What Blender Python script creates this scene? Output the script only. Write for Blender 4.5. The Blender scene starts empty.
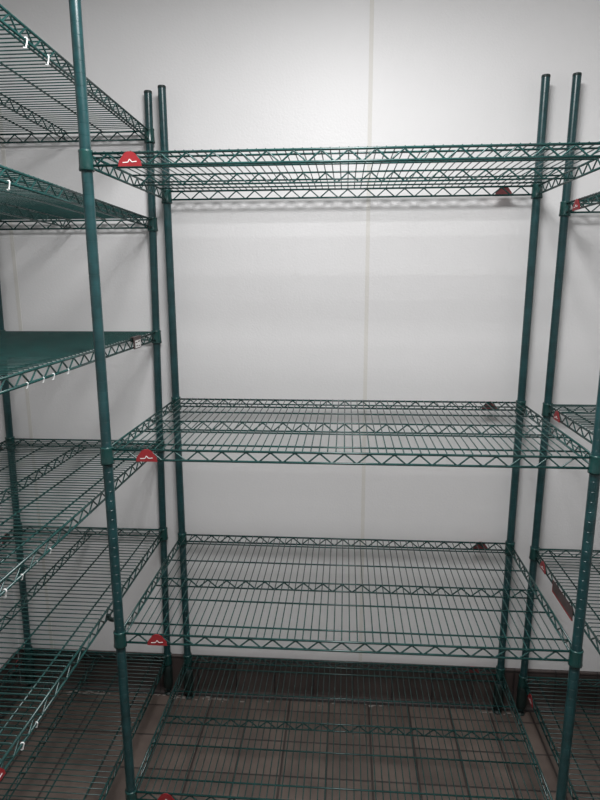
import bpy, bmesh, math, random
from mathutils import Vector, Matrix
random.seed(7)
scene = bpy.context.scene
col = scene.collection

# ------------------------------------------------------------------ materials
def new_mat(name):
    m = bpy.data.materials.new(name); m.use_nodes = True
    nt = m.node_tree
    return m, nt, nt.nodes['Principled BSDF']

def coat_mat(name, rgb, rough=0.32, var=0.25, scale=30, bump=0.0):
    m, nt, b = new_mat(name)
    tc = nt.nodes.new('ShaderNodeTexCoord')
    n = nt.nodes.new('ShaderNodeTexNoise'); n.inputs['Scale'].default_value = scale; n.inputs['Detail'].default_value = 4
    r = nt.nodes.new('ShaderNodeValToRGB')
    r.color_ramp.elements[0].position = 0.35; r.color_ramp.elements[1].position = 0.7
    r.color_ramp.elements[0].color = tuple(c * (1 - var) for c in rgb) + (1,)
    r.color_ramp.elements[1].color = tuple(min(1, c * (1 + var)) for c in rgb) + (1,)
    nt.links.new(tc.outputs['Object'], n.inputs['Vector'])
    nt.links.new(n.outputs['Fac'], r.inputs['Fac'])
    nt.links.new(r.outputs['Color'], b.inputs['Base Color'])
    b.inputs['Roughness'].default_value = rough
    if bump:
        bp = nt.nodes.new('ShaderNodeBump'); bp.inputs['Strength'].default_value = bump; bp.inputs['Distance'].default_value = 0.002
        nt.links.new(n.outputs['Fac'], bp.inputs['Height']); nt.links.new(bp.outputs['Normal'], b.inputs['Normal'])
    return m

GREEN = coat_mat('green_epoxy', (0.010, 0.053, 0.049), 0.27)
POSTG = coat_mat('post_green_epoxy', (0.012, 0.051, 0.055), 0.29)
DARK = coat_mat('dark_plastic', (0.008, 0.022, 0.020), 0.5)
RED = coat_mat('red_badge', (0.28, 0.020, 0.025), 0.4, 0.1)
REDBACK = coat_mat('badge_back', (0.10, 0.016, 0.018), 0.5, 0.2)
WHITE = coat_mat('white_print', (0.80, 0.78, 0.76), 0.5, 0.05)
CLEARW = coat_mat('white_plastic', (0.85, 0.87, 0.86), 0.25, 0.05)
BROWN = coat_mat('dark_label_strip', (0.06, 0.035, 0.033), 0.4, 0.2)
RUST = coat_mat('red_strip_edge', (0.30, 0.035, 0.03), 0.45, 0.2)
CRUMB = coat_mat('pale_grout', (0.42, 0.39, 0.36), 0.8, 0.3, 60)

def wall_mat(name, rgb, rough=0.5):
    m, nt, b = new_mat(name)
    tc = nt.nodes.new('ShaderNodeTexCoord')
    n1 = nt.nodes.new('ShaderNodeTexNoise'); n1.inputs['Scale'].default_value = 2.2; n1.inputs['Detail'].default_value = 6
    n2 = nt.nodes.new('ShaderNodeTexNoise'); n2.inputs['Scale'].default_value = 150; n2.inputs['Detail'].default_value = 2
    r = nt.nodes.new('ShaderNodeValToRGB')
    r.color_ramp.elements[0].position = 0.3; r.color_ramp.elements[1].position = 0.75
    r.color_ramp.elements[0].color = (rgb[0]*.95, rgb[1]*.95, rgb[2]*.948, 1)
    r.color_ramp.elements[1].color = tuple(rgb) + (1,)
    bp = nt.nodes.new('ShaderNodeBump'); bp.inputs['Strength'].default_value = 0.35; bp.inputs['Distance'].default_value = 0.0015
    for n in (n1, n2): nt.links.new(tc.outputs['Object'], n.inputs['Vector'])
    nt.links.new(n1.outputs['Fac'], r.inputs['Fac']); nt.links.new(r.outputs['Color'], b.inputs['Base Color'])
    nt.links.new(n2.outputs['Fac'], bp.inputs['Height']); nt.links.new(bp.outputs['Normal'], b.inputs['Normal'])
    b.inputs['Roughness'].default_value = rough
    return m
WALL = wall_mat('white_panel', (0.79, 0.785, 0.785))
SEAM = wall_mat('panel_joint', (0.72, 0.705, 0.67), 0.6)
CEIL = wall_mat('white_ceiling', (0.80, 0.80, 0.80))

def tile_mat(name, rgb, tile, grout, rough, offset=(0, 0, 0), swap=False):
    m, nt, b = new_mat(name)
    tc = nt.nodes.new('ShaderNodeTexCoord')
    mp = nt.nodes.new('ShaderNodeMapping'); mp.inputs['Location'].default_value = offset
    if swap: mp.inputs['Rotation'].default_value = (math.radians(90), 0, 0)
    br = nt.nodes.new('ShaderNodeTexBrick'); br.offset = 0; br.squash = 1
    br.inputs['Scale'].default_value = 1; br.inputs['Brick Width'].default_value = tile; br.inputs['Row Height'].default_value = tile
    br.inputs['Mortar Size'].default_value = 0.004; br.inputs['Mortar Smooth'].default_value = 0.3
    br.inputs['Color1'].default_value = tuple(c*.82 for c in rgb) + (1,)
    br.inputs['Color2'].default_value = tuple(c*1.12 for c in rgb) + (1,)
    br.inputs['Mortar'].default_value = grout + (1,)
    n = nt.nodes.new('ShaderNodeTexNoise'); n.inputs['Scale'].default_value = 9; n.inputs['Detail'].default_value = 7
    mx = nt.nodes.new('ShaderNodeMix'); mx.data_type = 'RGBA'; mx.blend_type = 'MULTIPLY'
    rr = nt.nodes.new('ShaderNodeValToRGB')
    rr.color_ramp.elements[0].position = 0.3; rr.color_ramp.elements[0].color = (0.72, 0.70, 0.70, 1)
    rr.color_ramp.elements[1].position = 0.72; rr.color_ramp.elements[1].color = (1.12, 1.12, 1.1, 1)
    nt.links.new(tc.outputs['Object'], mp.inputs['Vector']); nt.links.new(mp.outputs['Vector'], br.inputs['Vector'])
    nt.links.new(tc.outputs['Object'], n.inputs['Vector']); nt.links.new(n.outputs['Fac'], rr.inputs['Fac'])
    mx.inputs[0].default_value = 1.0
    nt.links.new(br.outputs['Color'], mx.inputs[6]); nt.links.new(rr.outputs['Color'], mx.inputs[7])
    nt.links.new(mx.outputs[2], b.inputs['Base Color'])
    bp = nt.nodes.new('ShaderNodeBump'); bp.inputs['Strength'].default_value = 0.5; bp.inputs['Distance'].default_value = 0.003; bp.invert = True
    nt.links.new(br.outputs['Fac'], bp.inputs['Height']); nt.links.new(bp.outputs['Normal'], b.inputs['Normal'])
    b.inputs['Roughness'].default_value = rough
    return m
TILE = tile_mat('brown_quarry_tile', (0.172, 0.134, 0.115), 0.152, (0.055, 0.046, 0.042), 0.5, (0.06, 0.03, 0))
COVE = tile_mat('dark_cove_tile', (0.072, 0.056, 0.052), 0.152, (0.03, 0.025, 0.025), 0.5, (0.03, 0.0, 0), True)

# ------------------------------------------------------------------ mesh helpers
class MB:
    def __init__(self): self.bm = bmesh.new(); self.mi = 0
    def box(self, lo, hi):
        vs = [self.bm.verts.new((x, y, z)) for x in (lo[0], hi[0]) for y in (lo[1], hi[1]) for z in (lo[2], hi[2])]
        for f in ((0,1,3,2),(4,6,7,5),(0,4,5,1),(2,3,7,6),(0,2,6,4),(1,5,7,3)):
            self.bm.faces.new([vs[i] for i in f]).material_index = self.mi
    def tube(self, pts, r, seg=8):
        pts = [Vector(p) for p in pts]; rings = []
        n = len(pts)
        up = None
        for i, p in enumerate(pts):
            if i == 0: t = pts[1] - p
            elif i == n - 1: t = p - pts[-2]
            else: t = (pts[i+1] - p).normalized() + (p - pts[i-1]).normalized()
            t.normalize()
            if up is None:
                up = Vector((0, 0, 1)) if abs(t.z) < 0.9 else Vector((1, 0, 0))
            a = t.cross(up).normalized(); b = a.cross(t).normalized(); up = b
            rings.append([self.bm.verts.new(p + r * (math.cos(2*math.pi*k/seg) * a + math.sin(2*math.pi*k/seg) * b)) for k in range(seg)])
        for i in range(n - 1):
            for k in range(seg):
                f = self.bm.faces.new((rings[i][k], rings[i][(k+1) % seg], rings[i+1][(k+1) % seg], rings[i+1][k])); f.smooth = True; f.material_index = self.mi
        self.bm.faces.new(rings[0]).material_index = self.mi
        self.bm.faces.new(rings[-1][::-1]).material_index = self.mi
    def lathe(self, prof, seg=24, shear=(0, 0), cx=0, cy=0, caps=True, smooth=True):
        rings = []
        for r, z in prof:
            rings.append([self.bm.verts.new((cx + shear[0]*z + r*math.cos(2*math.pi*k/seg), cy + shear[1]*z + r*math.sin(2*math.pi*k/seg), z)) for k in range(seg)])
        for i in range(len(rings) - 1):
            for k in range(seg):
                f = self.bm.faces.new((rings[i][k], rings[i][(k+1) % seg], rings[i+1][(k+1) % seg], rings[i+1][k])); f.smooth = smooth; f.material_index = self.mi
        if caps:
            self.bm.faces.new(rings[0][::-1]); self.bm.faces.new(rings[-1])
    def prism(self, pts, axis_dir, depth):
        """extrude an outline of 3D points along axis_dir by depth"""
        d = Vector(axis_dir) * depth
        a = [self.bm.verts.new(Vector(p)) for p in pts]; b = [self.bm.verts.new(Vector(p) + d) for p in pts]
        n = len(a)
        self.bm.faces.new(a).material_index = self.mi; self.bm.faces.new(b[::-1]).material_index = self.mi
        for i in range(n):
            self.bm.faces.new((a[i], b[i], b[(i+1) % n], a[(i+1) % n])).material_index = self.mi
    def mesh(self, name, *mats):
        bmesh.ops.recalc_face_normals(self.bm, faces=self.bm.faces[:])
        me = bpy.data.meshes.new(name); self.bm.to_mesh(me); self.bm.free()
        for m in mats: me.materials.append(m)
        return me

def link(name, me, parent=None, loc=(0, 0, 0), rotz=0, **props):
    o = bpy.data.objects.new(name, me); col.objects.link(o)
    o.parent = parent; o.location = loc; o.rotation_euler = (0, 0, rotz)
    for k, v in props.items(): o[k] = v
    return o

# ------------------------------------------------------------------ room
YW, XL, XR, YF, ZC = 0.665, -0.700, 1.915, -2.6, 2.72
def room_box(name, lo, hi, m):
    b = MB(); b.box(lo, hi); return link(name, b.mesh(name, m), kind='structure')
room_box('floor', (XL-.1, YF-.1, -.1), (XR+.1, YW+.1, 0), TILE)
room_box('ceiling', (XL-.1, YF-.1, ZC), (XR+.1, YW+.1, ZC+.1), CEIL)
room_box('wall_left', (XL-.1, YF, 0), (XL, YW, ZC), WALL)
room_box('wall_right', (XR, YF, 0), (XR+.1, YW, ZC), WALL)
room_box('wall_front', (XL-.1, YF-.1, 0), (XR+.1, YF, ZC), WALL)
room_box('wall_back', (XL-.1, YW, 0), (XR+.1, YW+.1, ZC), WALL)
# narrow joint strips between the wall panels
for i, x in enumerate((-0.562, 0.667)):
    b = MB(); b.box((x-.0065, YW-.0016, .15), (x+.0065, YW+.001, ZC));
    link('trim_%d' % (i+1), b.mesh('trim', SEAM), kind='structure')

# coved tile base: flat tile with rounded nose and a cove sweeping out onto the floor
def cove(name, length, loc, rotz, h=0.163):
    b = MB()
    prof = [(0, h), (-.006, h), (-.009, h-.003), (-.010, h-.008), (-.010, .03), (-.0115, .018), (-.016, .008), (-.022, .003), (-.030, .001), (-.030, 0), (0, 0)]
    n = len(prof)
    A = [b.bm.verts.new((0, y, z)) for y, z in prof]; B = [b.bm.verts.new((length, y, z)) for y, z in prof]
    b.bm.faces.new(A); b.bm.faces.new(B[::-1])
    for i in range(n): b.bm.faces.new((A[i], B[i], B[(i+1) % n], A[(i+1) % n]))
    return link(name, b.mesh('cove_base', COVE), None, loc, rotz, kind='structure')
cove('baseboard_back', XR-XL, (XL, YW, 0), 0)
cove('baseboard_left', YW-YF-.03, (XL, YF, 0), math.radians(90))
cove('baseboard_right', YW-YF-.03, (XR, YW-.03, 0), math.radians(-90))

# pale crumbled grout along the foot of the cove
b = MB()
for _ in range(70):
    x = random.choice([random.uniform(-.5, -.3), random.uniform(-.13, .14), random.uniform(.1, .75), random.uniform(.02, .14), random.uniform(1.10, 1.24)])
    y = random.uniform(.622, .634) - (0 if random.random() < .75 else random.uniform(0, .02))
    w, d, hh = random.uniform(.003, .016), random.uniform(.0015, .004), random.uniform(.0006, .002)
    pts = [(x + w*math.cos(a)*random.uniform(.7, 1), y + d*math.sin(a)*random.uniform(.7, 1), .0) for a in [k*math.pi/3 for k in range(6)]]
    b.prism(pts, (0, 0, 1), hh)
link('grout_crumbs', b.mesh('grout_crumbs', CRUMB), label='pale crumbled grout scattered along the foot of the back wall', category='grout', kind='stuff')

# ------------------------------------------------------------------ wire shelving
RR, RW, RZ, RL = .0030, .00155, .0021, .0024       # rim, cross wire, zigzag, longitudinal radii
G = .026                                           # truss depth
def zigzag(b, p0, p1, pitch=.06, drop=G, gap=.020):
    p0, p1 = Vector(p0), Vector(p1); L = (p1-p0).length; d = (p1-p0)/L
    n = max(2, round((L-2*gap)/pitch)); s = (L-2*gap)/n; pts = []
    for i in range(n):
        a = gap + i*s
        for u, w in ((0, .97), (.05, .93), (.44, .17), (.5, .10), (.56, .17), (.95, .93)):
            pts.append(p0 + d*(a+u*s) - Vector((0, 0, drop*w)))
    pts.append(p1 - d*gap - Vector((0, 0, drop*.98)))
    b.tube(pts, RZ, 6)

def deck_mesh(W, D, longs):
    """cross wires running front to back over long wires, with a trussed wire down the middle"""
    b = MB(); n = round(W/.0203) - 1
    for i in range(1, n+1):
        x = W*i/(n+1)
        if x < .018 or x > W-.018: continue
        b.tube([(x, -.002, -.001), (x, .004, RR+RW*.6), (x, D-.004, RR+RW*.6), (x, D+.002, -.001)], RW, 6)
    for k, y in enumerate(longs):
        b.tube([(.001, y, 0), (W-.001, y, 0)], RL, 8)
    mid = longs[len(longs)//2]
    b.tube([(.001, mid, -G), (W-.001, mid, -G)], RL, 8)
    zigzag(b, (0, mid, 0), (W, mid, 0))
    return b.mesh('shelf_deck', GREEN)
def truss_mesh(L):
    b = MB()
    b.tube([(.013, 0, 0), (L-.013, 0, 0)], RR, 10); b.tube([(.013, 0, -G), (L-.013, 0, -G)], RR, 10)
    zigzag(b, (0, 0, 0), (L, 0, 0))
    return b.mesh('edge_truss', GREEN)
def collar_mesh():
    b = MB()
    b.lathe([(.0135, -.037), (.0168, -.0375), (.0176, -.034), (.0166, -.028), (.0158, .001), (.0166, .004), (.0160, .007), (.0135, .0075)], 24, caps=False)
    b.lathe([(.0135, .0075), (.0135, -.037)], 24, caps=False)
    return b.mesh('corner_collar', GREEN)
COLLAR = collar_mesh()
def badge_mesh():
    """red trapezoid clip filling the truss, with a small white mark"""
    b = MB(); w = .027
    out = [(-w, -.0045, -G-.003), (w, -.0045, -G-.003), (w*.92, -.0045, -G+.008), (.012, -.0045, -.001), (.005, -.0045, .0025), (-.005, -.0045, .0025), (-.012, -.0045, -.001), (-w*.92, -.0045, -G+.008)]
    b.prism(out, (0, 1, 0), .0025)
    b.mi = 2; b.prism([(x, y+.0026, z) for x, y, z in out], (0, 1, 0), .0012)
    b.mi = 1
    for x0, z0, x1, z1 in ((-.016, -.021, -.004, -.0205), (-.004, -.0205, .000, -.014), (.000, -.014, .005, -.020), (.005, -.020, .016, -.019)):
        d = Vector((x1-x0, 0, z1-z0)); nrm = Vector((-d.z, 0, d.x)).normalized()*.0009
        p, q = Vector((x0, -.0052, z0)), Vector((x1, -.0052, z1))
        b.prism([p-nrm, q-nrm, q+nrm, p+nrm], (0, 1, 0), .0009)
    return b.mesh('maker_badge', RED, WHITE, REDBACK)
BADGE = badge_mesh()

def post_mesh(H, shear):
    b = MB(); prof = [(.0127, .022)]
    z = .05
    while z < H-.03:
        prof += [(.0127, z-.0008), (.01232, z-.0004), (.01232, z+.0004), (.0127, z+.0008)]; z += .0254
    prof += [(.0127, H-.008)]
    b.lathe(prof, 24, shear)
    for f in b.bm.faces:                      # keep the plain lengths flat-shaded up the tube so grooves stay crisp
        f.smooth = True
    for e in b.bm.edges:
        if abs(e.verts[0].co.z - e.verts[1].co.z) < 1e-5: e.smooth = False
    return b.mesh('post', POSTG)
def cap_mesh(H, shear):
    b = MB(); b.lathe([(.0127, H-.008), (.0130, H-.0078), (.0130, H-.002), (.0120, H), (.004, H+.0005)], 24, shear); return b.mesh('post_cap', DARK)
def foot_mesh():
    b = MB(); b.lathe([(.0155, 0), (.016, .002), (.015, .005), (.006, .007), (.006, .014), (.0115, .015), (.0120, .026)], 18); return b.mesh('levelling_foot', DARK)
FOOT = foot_mesh()
def sleeve_mesh(shear):
    b = MB(); b.lathe([(.0130, .028), (.0168, .030), (.0180, .045), (.0180, .105), (.0165, .122), (.0130, .126)], 20, shear, caps=False); return b.mesh('post_sleeve', DARK)

def make_rack(label, loc, rotz, W, D, longs, heights, H, shear, tilts=(0,)*6, badge_at=.102):
    """shear is given in the rack's own axes: a slight lean of all four posts, shelves staying level"""
    root = link('wire_shelving_rack', None, None, loc, rotz, label=label, category='shelving rack')
    pm, cm, sm = post_mesh(H, shear), cap_mesh(H, shear), sleeve_mesh(shear)
    for cx in (0, W):
        for cy in (0, D):
            p = link('post', pm, root, (cx, cy, 0))
            link('post_cap', cm, p); link('levelling_foot', FOOT, p); link('post_sleeve', sm, p)
    dm, lt, st = deck_mesh(W, D, longs), truss_mesh(W), truss_mesh(D)
    for z, t in zip(heights, tilts):               # t: a shelf hung a notch higher (or lower) at its near end
        s = link('shelf', dm, root, (shear[0]*z, shear[1]*z, z + t*W))
        s.rotation_euler[1] = t
        link('edge_truss', lt, s); link('edge_truss', lt, s, (0, D, 0))
        link('edge_truss', st, s, (0, 0, 0), math.radians(90)); link('edge_truss', st, s, (W, 0, 0), math.radians(90))
        for cx in (0, W):
            for cy in (0, D): link('corner_collar', COLLAR, s, (cx, cy, 0))
        link('maker_badge', BADGE, s, (badge_at, 0, 0), label='red badge with a small white mark')
        link('maker_badge', BADGE, s, (W-badge_at, D, 0), math.radians(180), label='red badge with a small white mark')
    return root

W = 1.185
LY = [.05, .18, .302, .425, .555]
make_rack('green wire shelving rack facing the camera in the middle, against the back wall',
          (0, 0, 0), 0, W, .628, LY, (1.893, 1.1982, .6861, .1836), 2.212, (.0033, -.0058))
# left rack: its long side faces right; local x runs towards the back wall, local y towards the left wall
LD = .565
TILT = (.033, .019, 0, .004, -.012, 0)
make_rack('green wire shelving rack with six close shelves, along the left wall',
          (-.0887, .6462-W, 0), math.radians(90), W, LD, [.045, .155, .275, .39, .515],
          (2.0853, 1.8073, 1.4295, 1.0358, .6931, .168), 2.2065, (-.0006, -.0187), TILT, .076)
# right rack: long side faces left
make_rack('green wire shelving rack cut off by the right edge of the photo',
          (1.2691, .6254, 0), math.radians(-90), W, .565, [.045, .155, .275, .39, .515],
          (1.8384, 1.1913, .6687, .1554), 2.2143, (.0040, .0068))

# ------------------------------------------------------------------ small things clipped on the racks
def lx(z): return -.0887 + .0187*z                 # x of the left rack's right-hand rim at height z
b = MB()
b.box((.0032, -.033, -.034), (.0055, .033, .002)); b.box((-.0055, -.033, .002), (.0055, .033, .0038)); b.box((-.0055, -.033, -.012), (-.0032, .033, .0038))
b.mi = 1; b.box((.0055, -.022, -.031), (.0062, .027, -.008))
b.mi = 0
for y0, z0, w_, h_ in ((-.020, -.016, .014, .004), (.002, -.014, .016, .004), (-.014, -.026, .010, .004), (.006, -.027, .014, .003)):
    b.box((.0062, y0, z0), (.0066, y0+w_, z0+h_*.8))
z = 1.4295
link('label_holder', b.mesh('label_holder', BROWN, WHITE), None, (lx(z)+.002, .430, z+.004),
     label='small white price label in a dark holder clipped to the left rack', category='label')
z = .6687 + .007
b = MB()
b.box((-.0060, -.085, -.050), (-.0036, .085, -.014)); b.mi = 1
b.box((-.0068, -.085, -.052), (-.0030, .085, -.047)); b.box((-.0060, .084, -.050), (-.0034, .088, -.014))
link('label_strip', b.mesh('label_strip', BROWN, RUST), None, (1.2691+.0068*z, .325, z),
     label='dark brown label strip with red edge on a shelf of the right rack', category='label')

def hook_mesh():
    b = MB(); pts = []
    for k in range(11):
        a = math.radians(200 - 24*k); pts.append((.0058*math.cos(a), 0, .0058*math.sin(a)))
    pts += [(.003, 0, -.012), (.0, 0, -.018)]
    for k in range(6):
        a = math.radians(20 - 36*k); pts.append((-.004+.0045*math.cos(a), 0, -.021+.0045*math.sin(a)))
    b.tube(pts, .0026, 8)
    return b.mesh('shelf_hook', CLEARW)
HOOK = hook_mesh()
hooks = [(0, -.135, .62, 'small white hook under the topmost left shelf, the one nearer the camera'),
         (0, -.045, .62, 'small white hook under the topmost left shelf, the one nearer the back wall'),
         (1, -.242, .55, 'small white curled hook on the second shelf down of the left rack'),
         (2, -.233, .40, 'small white hook on the middle left shelf, nearest the camera of four'),
         (2, -.165, .40, 'small white hook on the middle left shelf, second nearest the camera of four'),
         (2, -.118, .45, 'small white hook on the middle left shelf, third nearest the camera of four'),
         (2, -.045, .40, 'small white hook on the middle left shelf, farthest from the camera of four'),
         (3, -.375, .60, 'white hook on the fourth left shelf down, nearest the camera, at the left picture edge'),
         (3, -.312, .40, 'white hook on the fourth left shelf down, second nearest the camera'),
         (3, -.250, .30, 'white hook on the fourth left shelf down, third nearest the camera'),
         (3, -.190, .40, 'white hook on the fourth left shelf down, farthest from the camera'),
         (4, -.365, .55, 'white hook on the fifth left shelf down, the nearer to the camera'),
         (4, -.305, .45, 'white hook on the fifth left shelf down, the farther from the camera')]
LZ = (2.0853, 1.8073, 1.4295, 1.0358, .6931)
for k, y, sc, lab in hooks:
    z = LZ[k]
    h = link('shelf_hook', HOOK, None, (lx(z)+.001, y, z + TILT[k]*(.6462-y) - G + .001), random.uniform(-.3, .3), label=lab, category='hook', group='white hooks on the left rack')
    h.scale = (sc, sc, sc)
b = MB(); b.tube([(0, -.018, -.004), (.004, -.006, -.018), (.003, .008, -.028), (0, .018, -.032)], .006, 10); b.box((-.005, -.02, -.010), (.006, -.008, .002))
link('shelf_clip', b.mesh('shelf_clip', DARK), None, (lx(.6931)+.006, .110, .6931-.018), label='dark clip hanging from the long edge of the fifth left shelf', category='clip')

# ------------------------------------------------------------------ ceiling lamp (above the frame)
b = MB(); LX, LYY = .61, -.60
b.box((-.27, -.27, -.08), (.27, .27, 0))
lamp = link('ceiling_light', b.mesh('ceiling_light', CEIL), None, (LX, LYY, ZC), label='white square lamp fitting on the ceiling above the racks', category='lamp')
ld = bpy.data.lights.new('ceiling_glow', 'AREA'); ld.shape = 'RECTANGLE'; ld.size = .50; ld.size_y = .50; ld.energy = 43; ld.color = (1, .995, 1)
lo = bpy.data.objects.new('ceiling_glow', ld); col.objects.link(lo); lo.location = (LX, LYY, ZC-.10)
w = bpy.data.worlds.new('World'); scene.world = w; w.use_nodes = True
w.node_tree.nodes['Background'].inputs[0].default_value = (.8, .85, .9, 1); w.node_tree.nodes['Background'].inputs[1].default_value = 0.05

# ------------------------------------------------------------------ camera
cd = bpy.data.cameras.new('Camera'); cam = bpy.data.objects.new('Camera', cd); col.objects.link(cam)
cam.location = (.5952, -1.4156, 1.6210)
cam.rotation_euler = tuple(math.radians(a) for a in (78.3344, .2511, 4.2596))
cd.sensor_fit = 'VERTICAL'; cd.sensor_height = 24; cd.lens = 24*602.03/800; cd.clip_start = .02
scene.camera = cam
vs = scene.view_settings
vs.view_transform = 'Standard'; vs.look = 'None'; vs.gamma = 1; vs.use_curve_mapping = False; vs.exposure = 0.0
